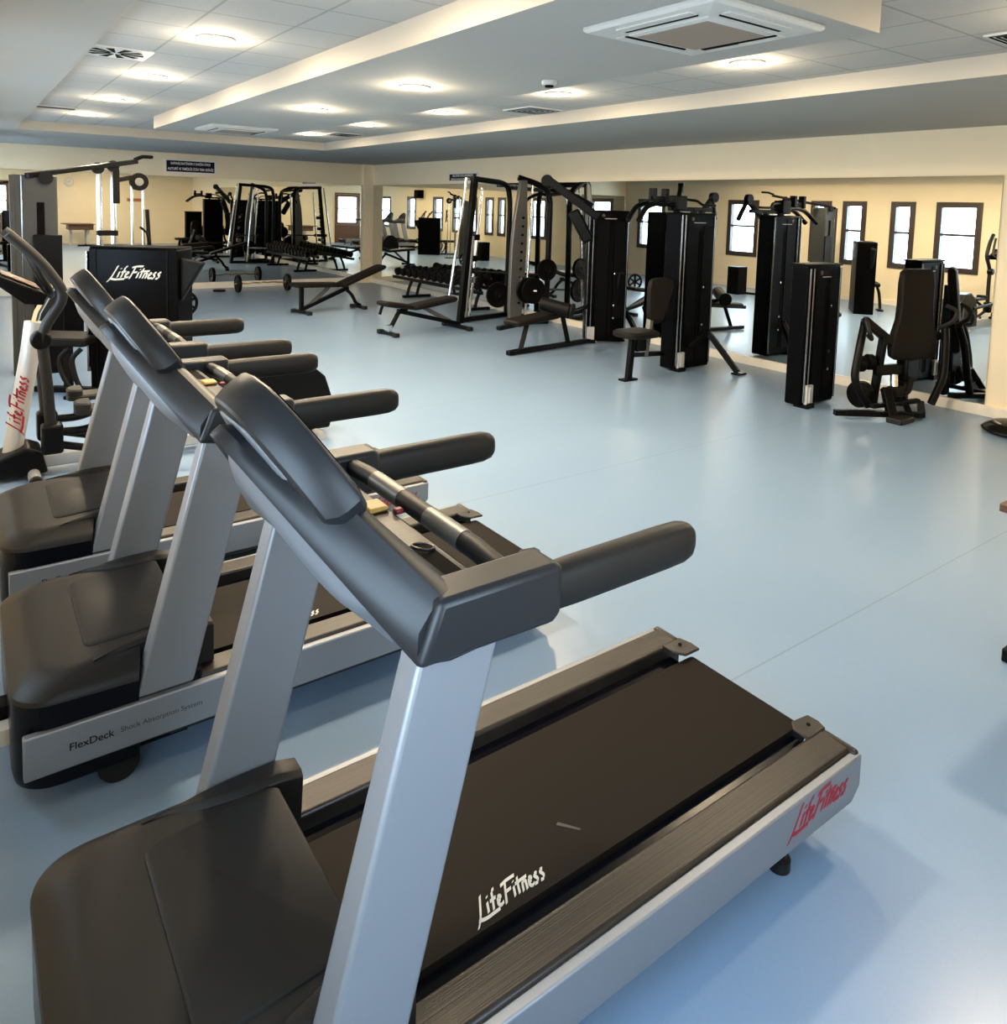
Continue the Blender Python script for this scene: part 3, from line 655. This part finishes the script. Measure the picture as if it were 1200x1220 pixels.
MB().tube([W(6.98, 9.07, .55), W(7.11, 8.92, .55)], .02, 10).bar(W(6.96, 9.10, .5), W(6.96, 9.10, .75), .05, .05, (0, 1, 0)).build('storage_peg', 'chrome', SM)
plate_at((7.34, 8.98, .86), .17, .05, 'round black plate high on the rear post of the smith machine, beside the pulldown tower')

# ------------------------------------------------------------------ selectorised towers along the mirror
def tower(T, w, d, h, light=True):
    MB().b2((0, 0, .02), (w, d, h)).build('weight_shroud', 'blackgloss', T, bev=.02, seg=3)
    MB().b2((.13, -.008, .10), (w*.52, .002, h-.06)).build('shroud_panel', 'darkpanel', T, bev=.003)
    MB().b2((w*.66, -.010, .35), (w-.03, .002, h-.14)).build('shroud_panel', 'darkpanel', T, bev=.003)
    MB().b2((w*.54, -.004, .10), (w*.62, .004, h-.20)).build('shroud_slot', 'dark', T)
    MB().b2((.22, -.0105, h-.115), (w-.18, -.008, h-.108)).build('badge_line', 'pale', T)
    MB().lathe([(.001, 0), (.022, -.002), (.001, -.004)], (.20, -.008, h-.07), 'y').build('badge', 'brownwood', T)
    for x in (.02, .075, w-.02): MB().cyl((x, -.010, .06), (x, -.010, h-.03), .010, 12).build('guide_rod', 'darkchrome', T)  # slim dark metal lines added to stand in for vertical glints on the shroud edges
    MB().b2((.03, -.05, 0), (.15, .10, .05)).build('foot', 'black', T, bev=.006)
    MB().b2((.055, -.055, .06), (.085, -.035, .20)).b2((.03, -.038, .04), (.13, -.01, .22)).build('foot_plate', 'pale', T)
    for z in (.35, .52, .95): MB().lathe([(.001, 0), (.014, 0), (.014, -.018), (.001, -.02)], (w*.68, -.008, z), 'y', 12).build('bolt', 'chrome', T)

# lat pulldown
A = thing('lat_pulldown_machine', 'black pulldown machine with long bench seat and raised boom, beside the smith machine', 'gym machine', (6.87, 7.56, 0), math.atan2(-.30, .42))
tower(A, .56, .26, 1.80)
ra = -math.atan2(-.30, .42); RA = Matrix.Rotation(ra, 3, 'Z')
def LA(x, y, z): return RA @ (V((x, y, z)) - V((6.87, 7.56, 0)))
MB().bar(LA(6.92, 7.42, 1.70), LA(6.36, 7.84, 2.19), .07, .11).build('boom', 'black', A, bev=.012)
MB().lathe([(.001, -.04), (.075, -.04), (.08, -.02), (.08, .02), (.075, .04), (.001, .04)], LA(6.36, 7.84, 2.17), 'y').build('boom_pulley', 'black', A)
MB().tube([LA(6.36, 7.84, 1.98), LA(6.6, 7.66, 2.02), LA(6.85, 7.46, 1.86)], .028, 10, .1).build('boom_brace', 'black', A)
MB().bar(LA(6.62, 7.60, 1.78), LA(6.80, 7.46, 1.38), .10, .16).build('cam_cover', 'black', A, bev=.03, seg=3)
MB().bar(LA(5.39, 7.29, .035), LA(6.90, 7.50, .035), .075, .055).build('floor_beam', 'black', A, bev=.006)
MB().bar(LA(5.62, 7.34, .05), LA(5.74, 7.38, .36), .06, .05, (0, 1, 0)).build('front_leg', 'black', A, bev=.006)
MB().bar(LA(6.48, 7.44, .05), LA(6.36, 7.44, .44), .06, .05, (0, 1, 0)).build('rear_leg', 'black', A, bev=.006)
MB().bar(LA(5.28, 7.36, .335), LA(6.75, 7.50, .45), .07, .05).build('seat_beam', 'black', A, bev=.006)
p, q = LA(5.46, 7.36, .385), LA(6.22, 7.44, .445)
x = (q-p).normalized(); y = V((0, 0, 1)).cross(x).normalized(); z = x.cross(y); Ln = (q-p).length
MB().loft([[p + x*a + y*c + z*h for a, c in round_rect(i, Ln-i, .15-i, .05, .05)] for i, h in ((.02, -.035), (0, -.02), (0, .015), (.02, .035))]).build('seat_pad', 'pad', A)
ax = V((.56, -.80, -.18)).normalized(); c0 = V((6.06, 7.22, .575))
MB().cyl(LA(*(c0-ax*.20)), LA(*(c0+ax*.20)), .085, 20).build('roller_pad', 'padblack', A, bev=.02, seg=3)
MB().cyl(LA(*(c0+ax*.205)), LA(*(c0+ax*.235)), .10, 20).build('roller_end', 'pad', A, bev=.01)
MB().tube([LA(6.10, 7.24, .50), LA(6.40, 7.42, .44), LA(6.85, 7.50, .5)], .028, 10, .1).build('roller_arm', 'black', A)
MB().tube([(.50, -.03, .95), (.44, -.08, .98), (.42, -.08, .80), (.42, -.03, .55)], .014, 8, .04).build('side_handle', 'black', A)
MB().bar((.56, .25, .46), (.80, .05, .02), .06, .06).build('strut', 'black', A, bev=.006)

# shoulder press
Bm = thing('shoulder_press_machine', 'black press machine with brown seat and backrest beside a tall weight tower, centre right', 'gym machine', (6.52, 5.66, 0), 0.)
tower(Bm, .60, .22, 1.80)
def LB(x, y, z): return V((x, y, z)) - V((6.52, 5.66, 0))
MB().bar(LB(5.76, 5.62, .0), LB(5.82, 5.64, .45), .065, .055, (0, 1, 0)).build('front_post', 'black', Bm, bev=.006)
MB().b2(LB(5.66, 5.57, 0), LB(5.86, 5.67, .02)).build('front_foot', 'black', Bm, bev=.004)
MB().bar(LB(5.80, 5.63, .27), LB(6.46, 5.78, .20), .05, .05).build('lower_beam', 'black', Bm, bev=.005)
MB().bar(LB(6.06, 5.68, .22), LB(6.24, 5.76, .80), .055, .06, (0, 1, 0)).build('back_post', 'steel', Bm, bev=.005)
MB().bar(LB(6.20, 5.72, .60), LB(6.44, 5.78, .60), .06, .08).build('back_bracket', 'black', Bm, bev=.006)
MB().loft([[LB(5.67, 5.66, 0) + V((a, c, h)) for a, c in round_rect(i, .43-i, .18-i, .09, .05)] for i, h in ((.015, .455), (0, .47), (0, .505), (.02, .525))]).build('seat_pad', 'pad', Bm)
MB().b2(LB(5.86, 5.60, .30), LB(6.0, 5.70, .46)).build('seat_adjuster', 'black', Bm, bev=.006)
pr = [(.09, .62), (.115, .70), (.155, .95), (.15, 1.03), (.12, 1.06)]
rg = []
for w_, zz in [(.06, .605)] + pr + [(.05, 1.075)]:
    cx = 6.22 + .16*(zz-.62)
    rg.append([LB(cx + a*.9, 5.70 - a*.30 + b, zz) for a, b in ((-w_, -.03), (w_*.9, -.045), (w_, .02), (-w_*.9, .035))])
MB().loft(rg).build('backrest', 'pad', Bm, bev=.02, seg=3)
MB().bar(LB(6.95, 5.55, .44), LB(7.09, 5.22, .02), .06, .06).build('strut', 'black', Bm, bev=.006)
MB().b2(LB(7.02, 5.16, 0), LB(7.17, 5.26, .02)).build('strut_foot', 'black', Bm, bev=.004)
MB().bar(LB(6.7, 5.62, .28), LB(6.97, 5.54, .46), .05, .05).build('strut_brace', 'black', Bm, bev=.006)
for dy in (0, .16):
    MB().tube([LB(6.60, 5.82+dy, 1.88), LB(6.35, 5.84+dy, 1.90), LB(6.16, 5.84+dy, 1.86), LB(5.98, 5.78+dy, 1.70)], .03, 10, .12).build('press_arm', 'black', Bm)
for x in (6.22, 6.42): MB().b2(LB(x, 5.80, 1.90), LB(x+.06, 5.88, 2.06)).build('handle_block', 'black', Bm, bev=.008)
MB().bar(LB(6.20, 5.84, 1.95), LB(6.48, 5.84, 1.95), .04, .05).build('handle_bar', 'black', Bm, bev=.006)
MB().b2(LB(6.58, 5.78, 1.82), LB(6.76, 5.92, 1.99)).build('cam_box', 'black', Bm, bev=.012)
MB().tube([LB(6.75, 5.82, 1.95), LB(6.95, 5.80, 1.94), LB(7.02, 5.78, 1.89), LB(7.25, 5.78, 1.89)], .016, 8, .04).build('top_handle', 'black', Bm)
MB().bar(LB(7.0, 5.86, 1.70), LB(7.34, 5.90, 1.98), .05, .06).build('top_lever', 'black', Bm, bev=.01)
MB().bar(LB(7.34, 5.90, 1.98), LB(7.46, 5.94, 1.72), .045, .05).build('top_lever', 'black', Bm, bev=.01)
MB().lathe([(.001, -.03), (.06, -.03), (.06, .03), (.001, .03)], LB(7.34, 5.88, 1.99), 'y').build('lever_pulley', 'black', Bm)
MB().bar(LB(6.55, 5.86, 1.84), LB(7.3, 5.88, 1.84), .05, .05).build('top_beam', 'black', Bm, bev=.006)
for x in (6.66, 6.96): MB().b2(LB(x, 5.84, 1.78), LB(x+.05, 5.90, 1.85)).build('beam_bracket', 'black', Bm)

# chest press with the low tower
Dm = thing('chest_press_machine', 'black press machine with low weight tower and wide brown padded backrest, nearest on the right', 'gym machine', (6.35, 3.96, 0), 0.)
tower(Dm, .54, .18, 1.345)
MB().b2((-.008, -.012, 1.335), (.548, .19, 1.357)).build('shroud_cap', 'darkpanel', Dm, bev=.006)
def LD(x, y, z): return V((x, y, z)) - V((6.35, 3.96, 0))
fr = V((.92, -.36, 0)).normalized(); fn = V((-.36, -.92, 0)).normalized()      # width of the pad, and its facing
cb = V((7.22, 3.40, 0))
rg = []
for zz, hw, dep, bk in ((.49, .20, .03, 0), (.52, .255, .045, 0), (.60, .265, .05, .01), (.72, .245, .05, .02), (.86, .20, .05, .035), (1.0, .19, .05, .05), (1.20, .19, .05, .075), (1.30, .18, .045, .085), (1.335, .14, .03, .09)):
    c = cb + fr*(bk*.9) - fn*bk + V((0, 0, zz))
    rg.append([LD(*(c + fr*hw*a + fn*dep*b)) for a, b in ((-.94, .8), (-.5, 1), (.5, 1), (.94, .8), (1, 0), (.94, -.8), (-.94, -.8), (-1, 0))])
MB().loft(rg).build('backrest', 'pad', Dm, bev=.01, smooth=60)
bp_ = cb - fn*.09
MB().bar(LD(*(bp_ + V((0, 0, .03)))), LD(*(bp_ + V((0, 0, 1.15)))), .12, .08, (0, 1, 0)).build('back_post', 'black', Dm, bev=.008)
MB().b2(LD(*(cb + V((-.10, -.02, .28)))), LD(*(cb + V((.12, .08, .50))))).build('seat_carriage', 'black', Dm, bev=.02)
fp = [(6.53, 3.29), (6.92, 3.16), (7.33, 3.27), (7.05, 3.62)]
MB().bar(LD(6.34, 3.62, .05), LD(6.98, 3.16, .05), .06, .05).build('floor_beam', 'black', Dm, bev=.006)
MB().bar(LD(6.98, 3.16, .05), LD(7.38, 3.36, .06), .06, .05).build('floor_beam', 'black', Dm, bev=.006)
MB().bar(LD(6.60, 3.42, .12), LD(7.20, 3.30, .12), .05, .04).build('floor_beam', 'black', Dm, bev=.006)
MB().bar(LD(6.85, 3.20, .05), LD(7.32, 3.52, .14), .05, .04).build('floor_beam', 'black', Dm, bev=.006)
MB().b2(LD(6.62, 3.16, 0), LD(6.86, 3.30, .05)).build('foot_pad', 'rubber', Dm, bev=.01)
MB().bar(LD(6.74, 3.30, .03), LD(6.82, 3.42, .26), .08, .06).build('foot_post', 'black', Dm, bev=.006)
MB().tube([LD(6.66, 3.48, .10), LD(6.52, 3.56, .33), LD(6.62, 3.58, .62), LD(6.76, 3.62, .86)], .035, 12, .1).build('arm_post', 'black', Dm)
MB().tube([LD(7.28, 3.22, .10), LD(7.44, 3.20, .34), LD(7.48, 3.22, .60), LD(7.54, 3.26, .78)], .035, 12, .1).build('arm_post', 'black', Dm)
MB().tube([LD(6.72, 3.60, .88), LD(6.66, 3.56, .88), LD(6.62, 3.50, .78), LD(6.68, 3.50, .70), LD(6.76, 3.58, .72)], .02, 10, .04).build('press_handle', 'rubber', Dm)
MB().tube([LD(7.50, 3.30, .78), LD(7.52, 3.18, .86), LD(7.54, 3.16, .96), LD(7.52, 3.26, 1.0)], .02, 10, .04).build('press_handle', 'rubber', Dm)
MB().bar(LD(6.70, 3.60, .87), LD(7.06, 3.48, .62), .06, .08).build('press_arm', 'black', Dm, bev=.01)
MB().bar(LD(7.52, 3.30, .72), LD(7.34, 3.38, .62), .06, .08).build('press_arm', 'black', Dm, bev=.01)
MB().bar(LD(6.88, 3.56, .08), LD(6.92, 3.52, .72), .07, .06, (0, 1, 0)).build('pivot_post', 'black', Dm, bev=.006)
for x in (6.64, 6.80): MB().cyl(LD(x, 3.60, .47), LD(x+.05, 3.57, .47), .075, 20).build('counterweight', 'iron', Dm, bev=.01)
MB().cyl(LD(6.70, 3.62, .17), LD(6.80, 3.60, .17), .12, 22).build('cam_wheel', 'iron', Dm, bev=.01)
MB().bar(LD(6.84, 3.54, .40), LD(7.22, 3.42, .40), .06, .10).build('cross_tube', 'black', Dm, bev=.01)
MB().cyl(LD(6.98, 3.42, .24), LD(7.0, 3.44, .36), .035, 14).build('shock', 'chrome', Dm)
MB().b2(LD(6.92, 3.36, .16), LD(7.06, 3.46, .26)).build('pivot_block', 'pad', Dm, bev=.01)
MB().tube([LD(7.0, 3.40, .20), LD(7.12, 3.36, .19), LD(7.20, 3.38, .32)], .03, 10, .06).build('seat_lever', 'pad', Dm)

# ------------------------------------------------------------------ small things on the right
bd = thing('balance_dome', 'glossy dark olive balance dome on the floor by the right wall', 'balance trainer', (7.28, 2.50, 0))
MB().lathe([(.001, 0), (.20, 0), (.255, .012), (.262, .035), (.25, .055), (.20, .085), (.12, .105), (.05, .108), (.001, .108)], (0, 0, 0), 'z', 40).build('dome', 'olive', bd)
MB().torus((0, 0, .028), .262, .012, (0, 0, 1), 40).build('rim', 'black', bd)
MB().lathe([(.001, .105), (.05, .105), (.045, .125), (.001, .127)]).build('valve', 'chrome', bd)

tb = thing('side_table', 'brown wooden table with black floor foot at the right edge', 'table', (3.60, .60, 0))
MB().b2((-.585, -.55, .76), (.40, .475, .79)).build('table_top', 'brownwood', tb, bev=.004)
MB().b2((-.42, -.45, .57), (.36, .38, .76)).build('apron', 'brownwood', tb, bev=.004)
MB().bar((-.17, .54, .028), (.85, .54, .028), .06, .055).build('foot', 'black', tb, bev=.006)
MB().bar((.2, -.48, .028), (.2, .54, .028), .06, .055).build('foot_bridge', 'black', tb, bev=.006)
for x_, y in ((.2, -.3), (.2, .15), (-.3, -.3)): MB().b2((x_-.05, y-.04, .05 if x_ > 0 else 0), (x_+.05, y+.04, .58)).build('leg', 'pale', tb, bev=.006)

# signs
def sign(label, loc, rz, w, h, lines, th=.075):
    s = thing('wall_sign', label, 'sign', loc, rz)
    MB().b2((-w/2, 0, -h/2), (w/2, -.012, h/2)).build('sign_border', 'signwhite', s, bev=.002)
    MB().b2((-w/2+.035, -.0125, -h/2+.035), (w/2-.035, -.014, h/2-.035)).build('sign_face', 'navy', s)
    f = [o for o in bpy.data.objects if o.parent == s and o.name.startswith('sign_face')][0]
    for t_, zz, ww in lines: text('sign_text', t_, 'signwhite', f, (-ww/2, -.0142, zz), (1, 0, 0), (0, 0, 1), ww, th, .02)
sign('dark navy sign with two white lines of capitals, on the back wall', (3.76, YB, 2.42), 0, .97, .285, [('KAPANIŞ SAATİNDEN 5 DAKİKA ÖNCE', .018, .74), ('ALETLERİ VE TEMİZLİK İÇİN TERK EDİNİZ', -.085, .86)])
sign('dark navy sign with white capitals, on the right wall above the mirror', (XR, 11.97, 2.34), -PI/2, 1.0, .19, [('SALONU KULLANIRKEN', .010, .70), ('SPOR AYAKKABISI GİYİNİZ', -.052, .80)], .042)

# seen in the mirrors: wall clock, speaker
ck = thing('wall_clock', 'round pale wall clock on the beige front wall, seen in the back mirror', 'clock', (3.37, YF, 2.28))
MB().lathe([(.001, 0), (.16, 0), (.16, .035), (.145, .04), (.001, .04)], (0, 0, 0), 'y', 32).build('clock_face', 'clockface', ck)
MB().torus((0, .035, 0), .155, .014, (0, 1, 0), 32).build('clock_rim', 'pale', ck)
MB().bar((0, .043, 0), (.05, .043, .07), .006, .012, (0, 1, 0)).bar((0, .043, 0), (-.09, .043, .03), .006, .01, (0, 1, 0)).build('clock_hand', 'dgrey', ck)
sk = thing('wall_speaker', 'dark box loudspeaker high on the left wall, seen in the corner mirror', 'speaker', (XL, 3.85, 2.25))
MB().b2((0, -.17, -.17), (.28, .17, .17)).build('cabinet', 'darkpanel', sk, bev=.01)
MB().b2((.281, -.15, -.15), (.288, .15, .15)).build('grille', 'dark', sk)
bo = tag(MB().b2((5.30, YF, 1.62), (5.90, YF+.02, 1.74)).build('notice_sign', 'orange'), 'small orange brown board on the front wall, seen in the back mirror', 'board')

# ------------------------------------------------------------------ ceiling fittings
def downlight(x, y, z, lab, power=1.):
    o = thing('downlight', lab, 'ceiling light', (x, y, z), 0, 'warm recessed downlights')
    MB().lathe([(.088, 0), (.112, 0), (.115, -.006), (.110, -.012), (.090, -.012), (.086, -.004)], n=32).build('ring', 'lampring', o)
    MB().lathe([(.001, -.003), (.0875, -.003), (.0875, -.009), (.001, -.011)], n=32).build('diffuser', 'lamp', o)
    L = bpy.data.lights.new('downlight_lamp', 'POINT'); L.shadow_soft_size = .07; L.energy = 12 * power; L.color = (1., .80, .55)
    l = bpy.data.objects.new('downlight_lamp', L); COL.objects.link(l); l.parent = o; l.location = (0, 0, -.085)
    L = bpy.data.lights.new('downlight_beam', 'AREA'); L.shape = 'DISK'; L.size = .17; L.energy = 29 * power; L.color = (1., .80, .55)
    l = bpy.data.objects.new('downlight_beam', L); COL.objects.link(l); l.parent = o; l.location = (0, 0, -.02)
for i, y in enumerate((3.06, 4.94, 6.82, 8.77, 10.65)):
    downlight(1.33, y, ZT, f'glowing downlight in the left tile strip, {ORD[i]} from the camera')
for i, y in enumerate((4.86, 6.71)):
    downlight(2.69, y, ZP, f'glowing downlight in the dropped ceiling panel, {("nearer", "farther")[i]} of its two')
for i, y in enumerate((1.28, 3.18, 5.11, 7.01, 8.90, 10.80)):
    downlight(4.24, y, ZT, f'glowing downlight in the right tile strip, {ORD[i]} from the camera')

def cassette(label, x, y, s):
    a = thing('air_conditioner', label, 'air conditioner', (x, y, ZP), 0, 'ceiling cassette air conditioners')
    h = s/2
    MB().loft([[(p, q, z) for p, q in ((-h+i, -h+i), (h-i, -h+i), (h-i, h-i), (-h+i, h-i))] for i, z in ((0, 0), (0, -.018), (.012, -.028), (h*.60, -.036))]).build('cover', 'acwhite', a, bev=.003)
    g = h*.60
    MB().loft([[(p, q, z) for p, q in ((-g+i, -g+i), (g-i, -g+i), (g-i, g-i), (-g+i, g-i))] for i, z in ((0, -.030), (0, -.040), (.02, -.046))]).build('grille_frame', 'acwhite', a)
    MB().b2((-g+.025, -g+.025, -.0475), (g-.025, g-.025, -.045)).build('grille', 'acgrille', a)
    for k in range(4):
        R = Matrix.Rotation(k*PI/2, 3, 'Z')
        mb = MB(); mb.box(R @ V((h*.80, 0, -.0325)), (.05, s*.56, .008), R); mb.build('louvre', 'acwhite', a, bev=.002)
        mb = MB(); mb.box(R @ V((h*.71, 0, -.0345)), (.014, s*.54, .006), R); mb.build('air_slot', 'dark', a)
    MB().b2((g-.01, -.02, -.047), (g+.02, .18, -.041)).build('display_strip', 'dark', a)
cassette('square ceiling cassette air conditioner with dusty brown grille, nearest the camera', 2.77, 2.34, .76)
cassette('small looking ceiling cassette air conditioner at the far end of the dropped panel', 2.72, 9.25, .76)

def vent(label, x, y, w, d, group):
    v = thing('ceiling_vent', label, 'vent', (x, y, ZT), 0, group)
    MB().b2((-w/2, -d/2, -.012), (w/2, d/2, 0)).build('vent_frame', 'ventwhite', v, bev=.003)
    for k in range(5):
        f = .42 - .085*k
        mb = MB(); t = .014
        for sx in (-1, 1): mb.b2((sx*w*f-t/2, -d*f, -.014), (sx*w*f+t/2, d*f, -.0115)); mb.b2((-w*f, sx*d*f-t/2, -.014), (w*f, sx*d*f+t/2, -.0115))
        mb.build('vent_slot', 'dark', v)
vent('square grey ceiling vent in the right tile strip, middle of the ceiling', 4.78, 6.15, .45, .45, 'square ceiling vents')
vent('square grey ceiling vent at the top right edge of the ceiling', 4.64, 1.72, .30, .30, 'square ceiling vents')
vent('square grey ceiling vent farthest away near the corner', 4.60, 10.4, .45, .45, 'square ceiling vents')
v = thing('swirl_diffuser', 'round swirl air diffuser in the left tile strip', 'vent', (.92, 5.92, ZT))
MB().b2((-.21, -.21, -.008), (.21, .21, 0)).build('plate', 'ventwhite', v)
for k in range(10):
    a = 2*PI*k/10; R = Matrix.Rotation(a, 3, 'Z')
    MB().loft([[R @ V((.035, -.006, z)), R @ V((.175, -.028, z)), R @ V((.18, .022, z)), R @ V((.035, .008, z))] for z in (-.0105, -.0078)]).build('blade_slot', 'dark', v)
v = thing('slot_vent', 'narrow dark slot vent at the far end of the left tile strip', 'vent', (.92, 10.1, ZT))
MB().b2((-.24, -.11, -.01), (.24, .11, 0)).build('vent_frame', 'ventwhite', v)
for k in range(3): MB().b2((-.22, -.075+.06*k, -.012), (.22, -.045+.06*k, -.009)).build('vent_slot', 'dark', v)
sd = thing('smoke_detector', 'small white smoke detector under the dropped ceiling panel', 'smoke detector', (3.22, 3.98, ZP))
MB().lathe([(.001, 0), (.052, 0), (.052, -.02), (.045, -.03), (.001, -.031)]).build('base', 'acwhite', sd)
MB().lathe([(.001, -.03), (.030, -.03), (.028, -.042), (.001, -.044)]).build('sensor', 'dark', sd)

# ------------------------------------------------------------------ daylight, camera, view
w = bpy.data.worlds.new('sky'); S.world = w; w.use_nodes = True
bg = w.node_tree.nodes['Background']; bg.inputs['Color'].default_value = (.60, .80, 1., 1); bg.inputs['Strength'].default_value = 12.5

cam = bpy.data.cameras.new('camera'); co = bpy.data.objects.new('camera', cam); COL.objects.link(co); S.camera = co
ry, rx, rz = math.radians(35.96), math.radians(4.89), math.radians(1.64)
F = V((math.sin(ry)*math.cos(rx), math.cos(ry)*math.cos(rx), -math.sin(rx)))
r0 = V((math.cos(ry), -math.sin(ry), 0)); u0 = r0.cross(F)
r = r0*math.cos(rz) + u0*math.sin(rz); u = -r0*math.sin(rz) + u0*math.cos(rz)
mw = Matrix((r, u, -F)).transposed().to_4x4(); mw.translation = (0, 0, 1.8); co.matrix_world = mw
cam.sensor_fit = 'VERTICAL'; cam.sensor_height = 24.; cam.lens = 24*899/1220; cam.shift_y = -(610-324)/1220; cam.clip_start = .02
S.view_settings.view_transform = 'Standard'; S.view_settings.look = 'None'; S.view_settings.exposure = .6; S.view_settings.gamma = 1.
S.view_settings.use_curve_mapping = False
S.cycles.max_bounces = 12; S.cycles.glossy_bounces = 8; S.cycles.diffuse_bounces = 5; S.cycles.transparent_max_bounces = 16
S.cycles.caustics_reflective = False; S.cycles.caustics_refractive = False
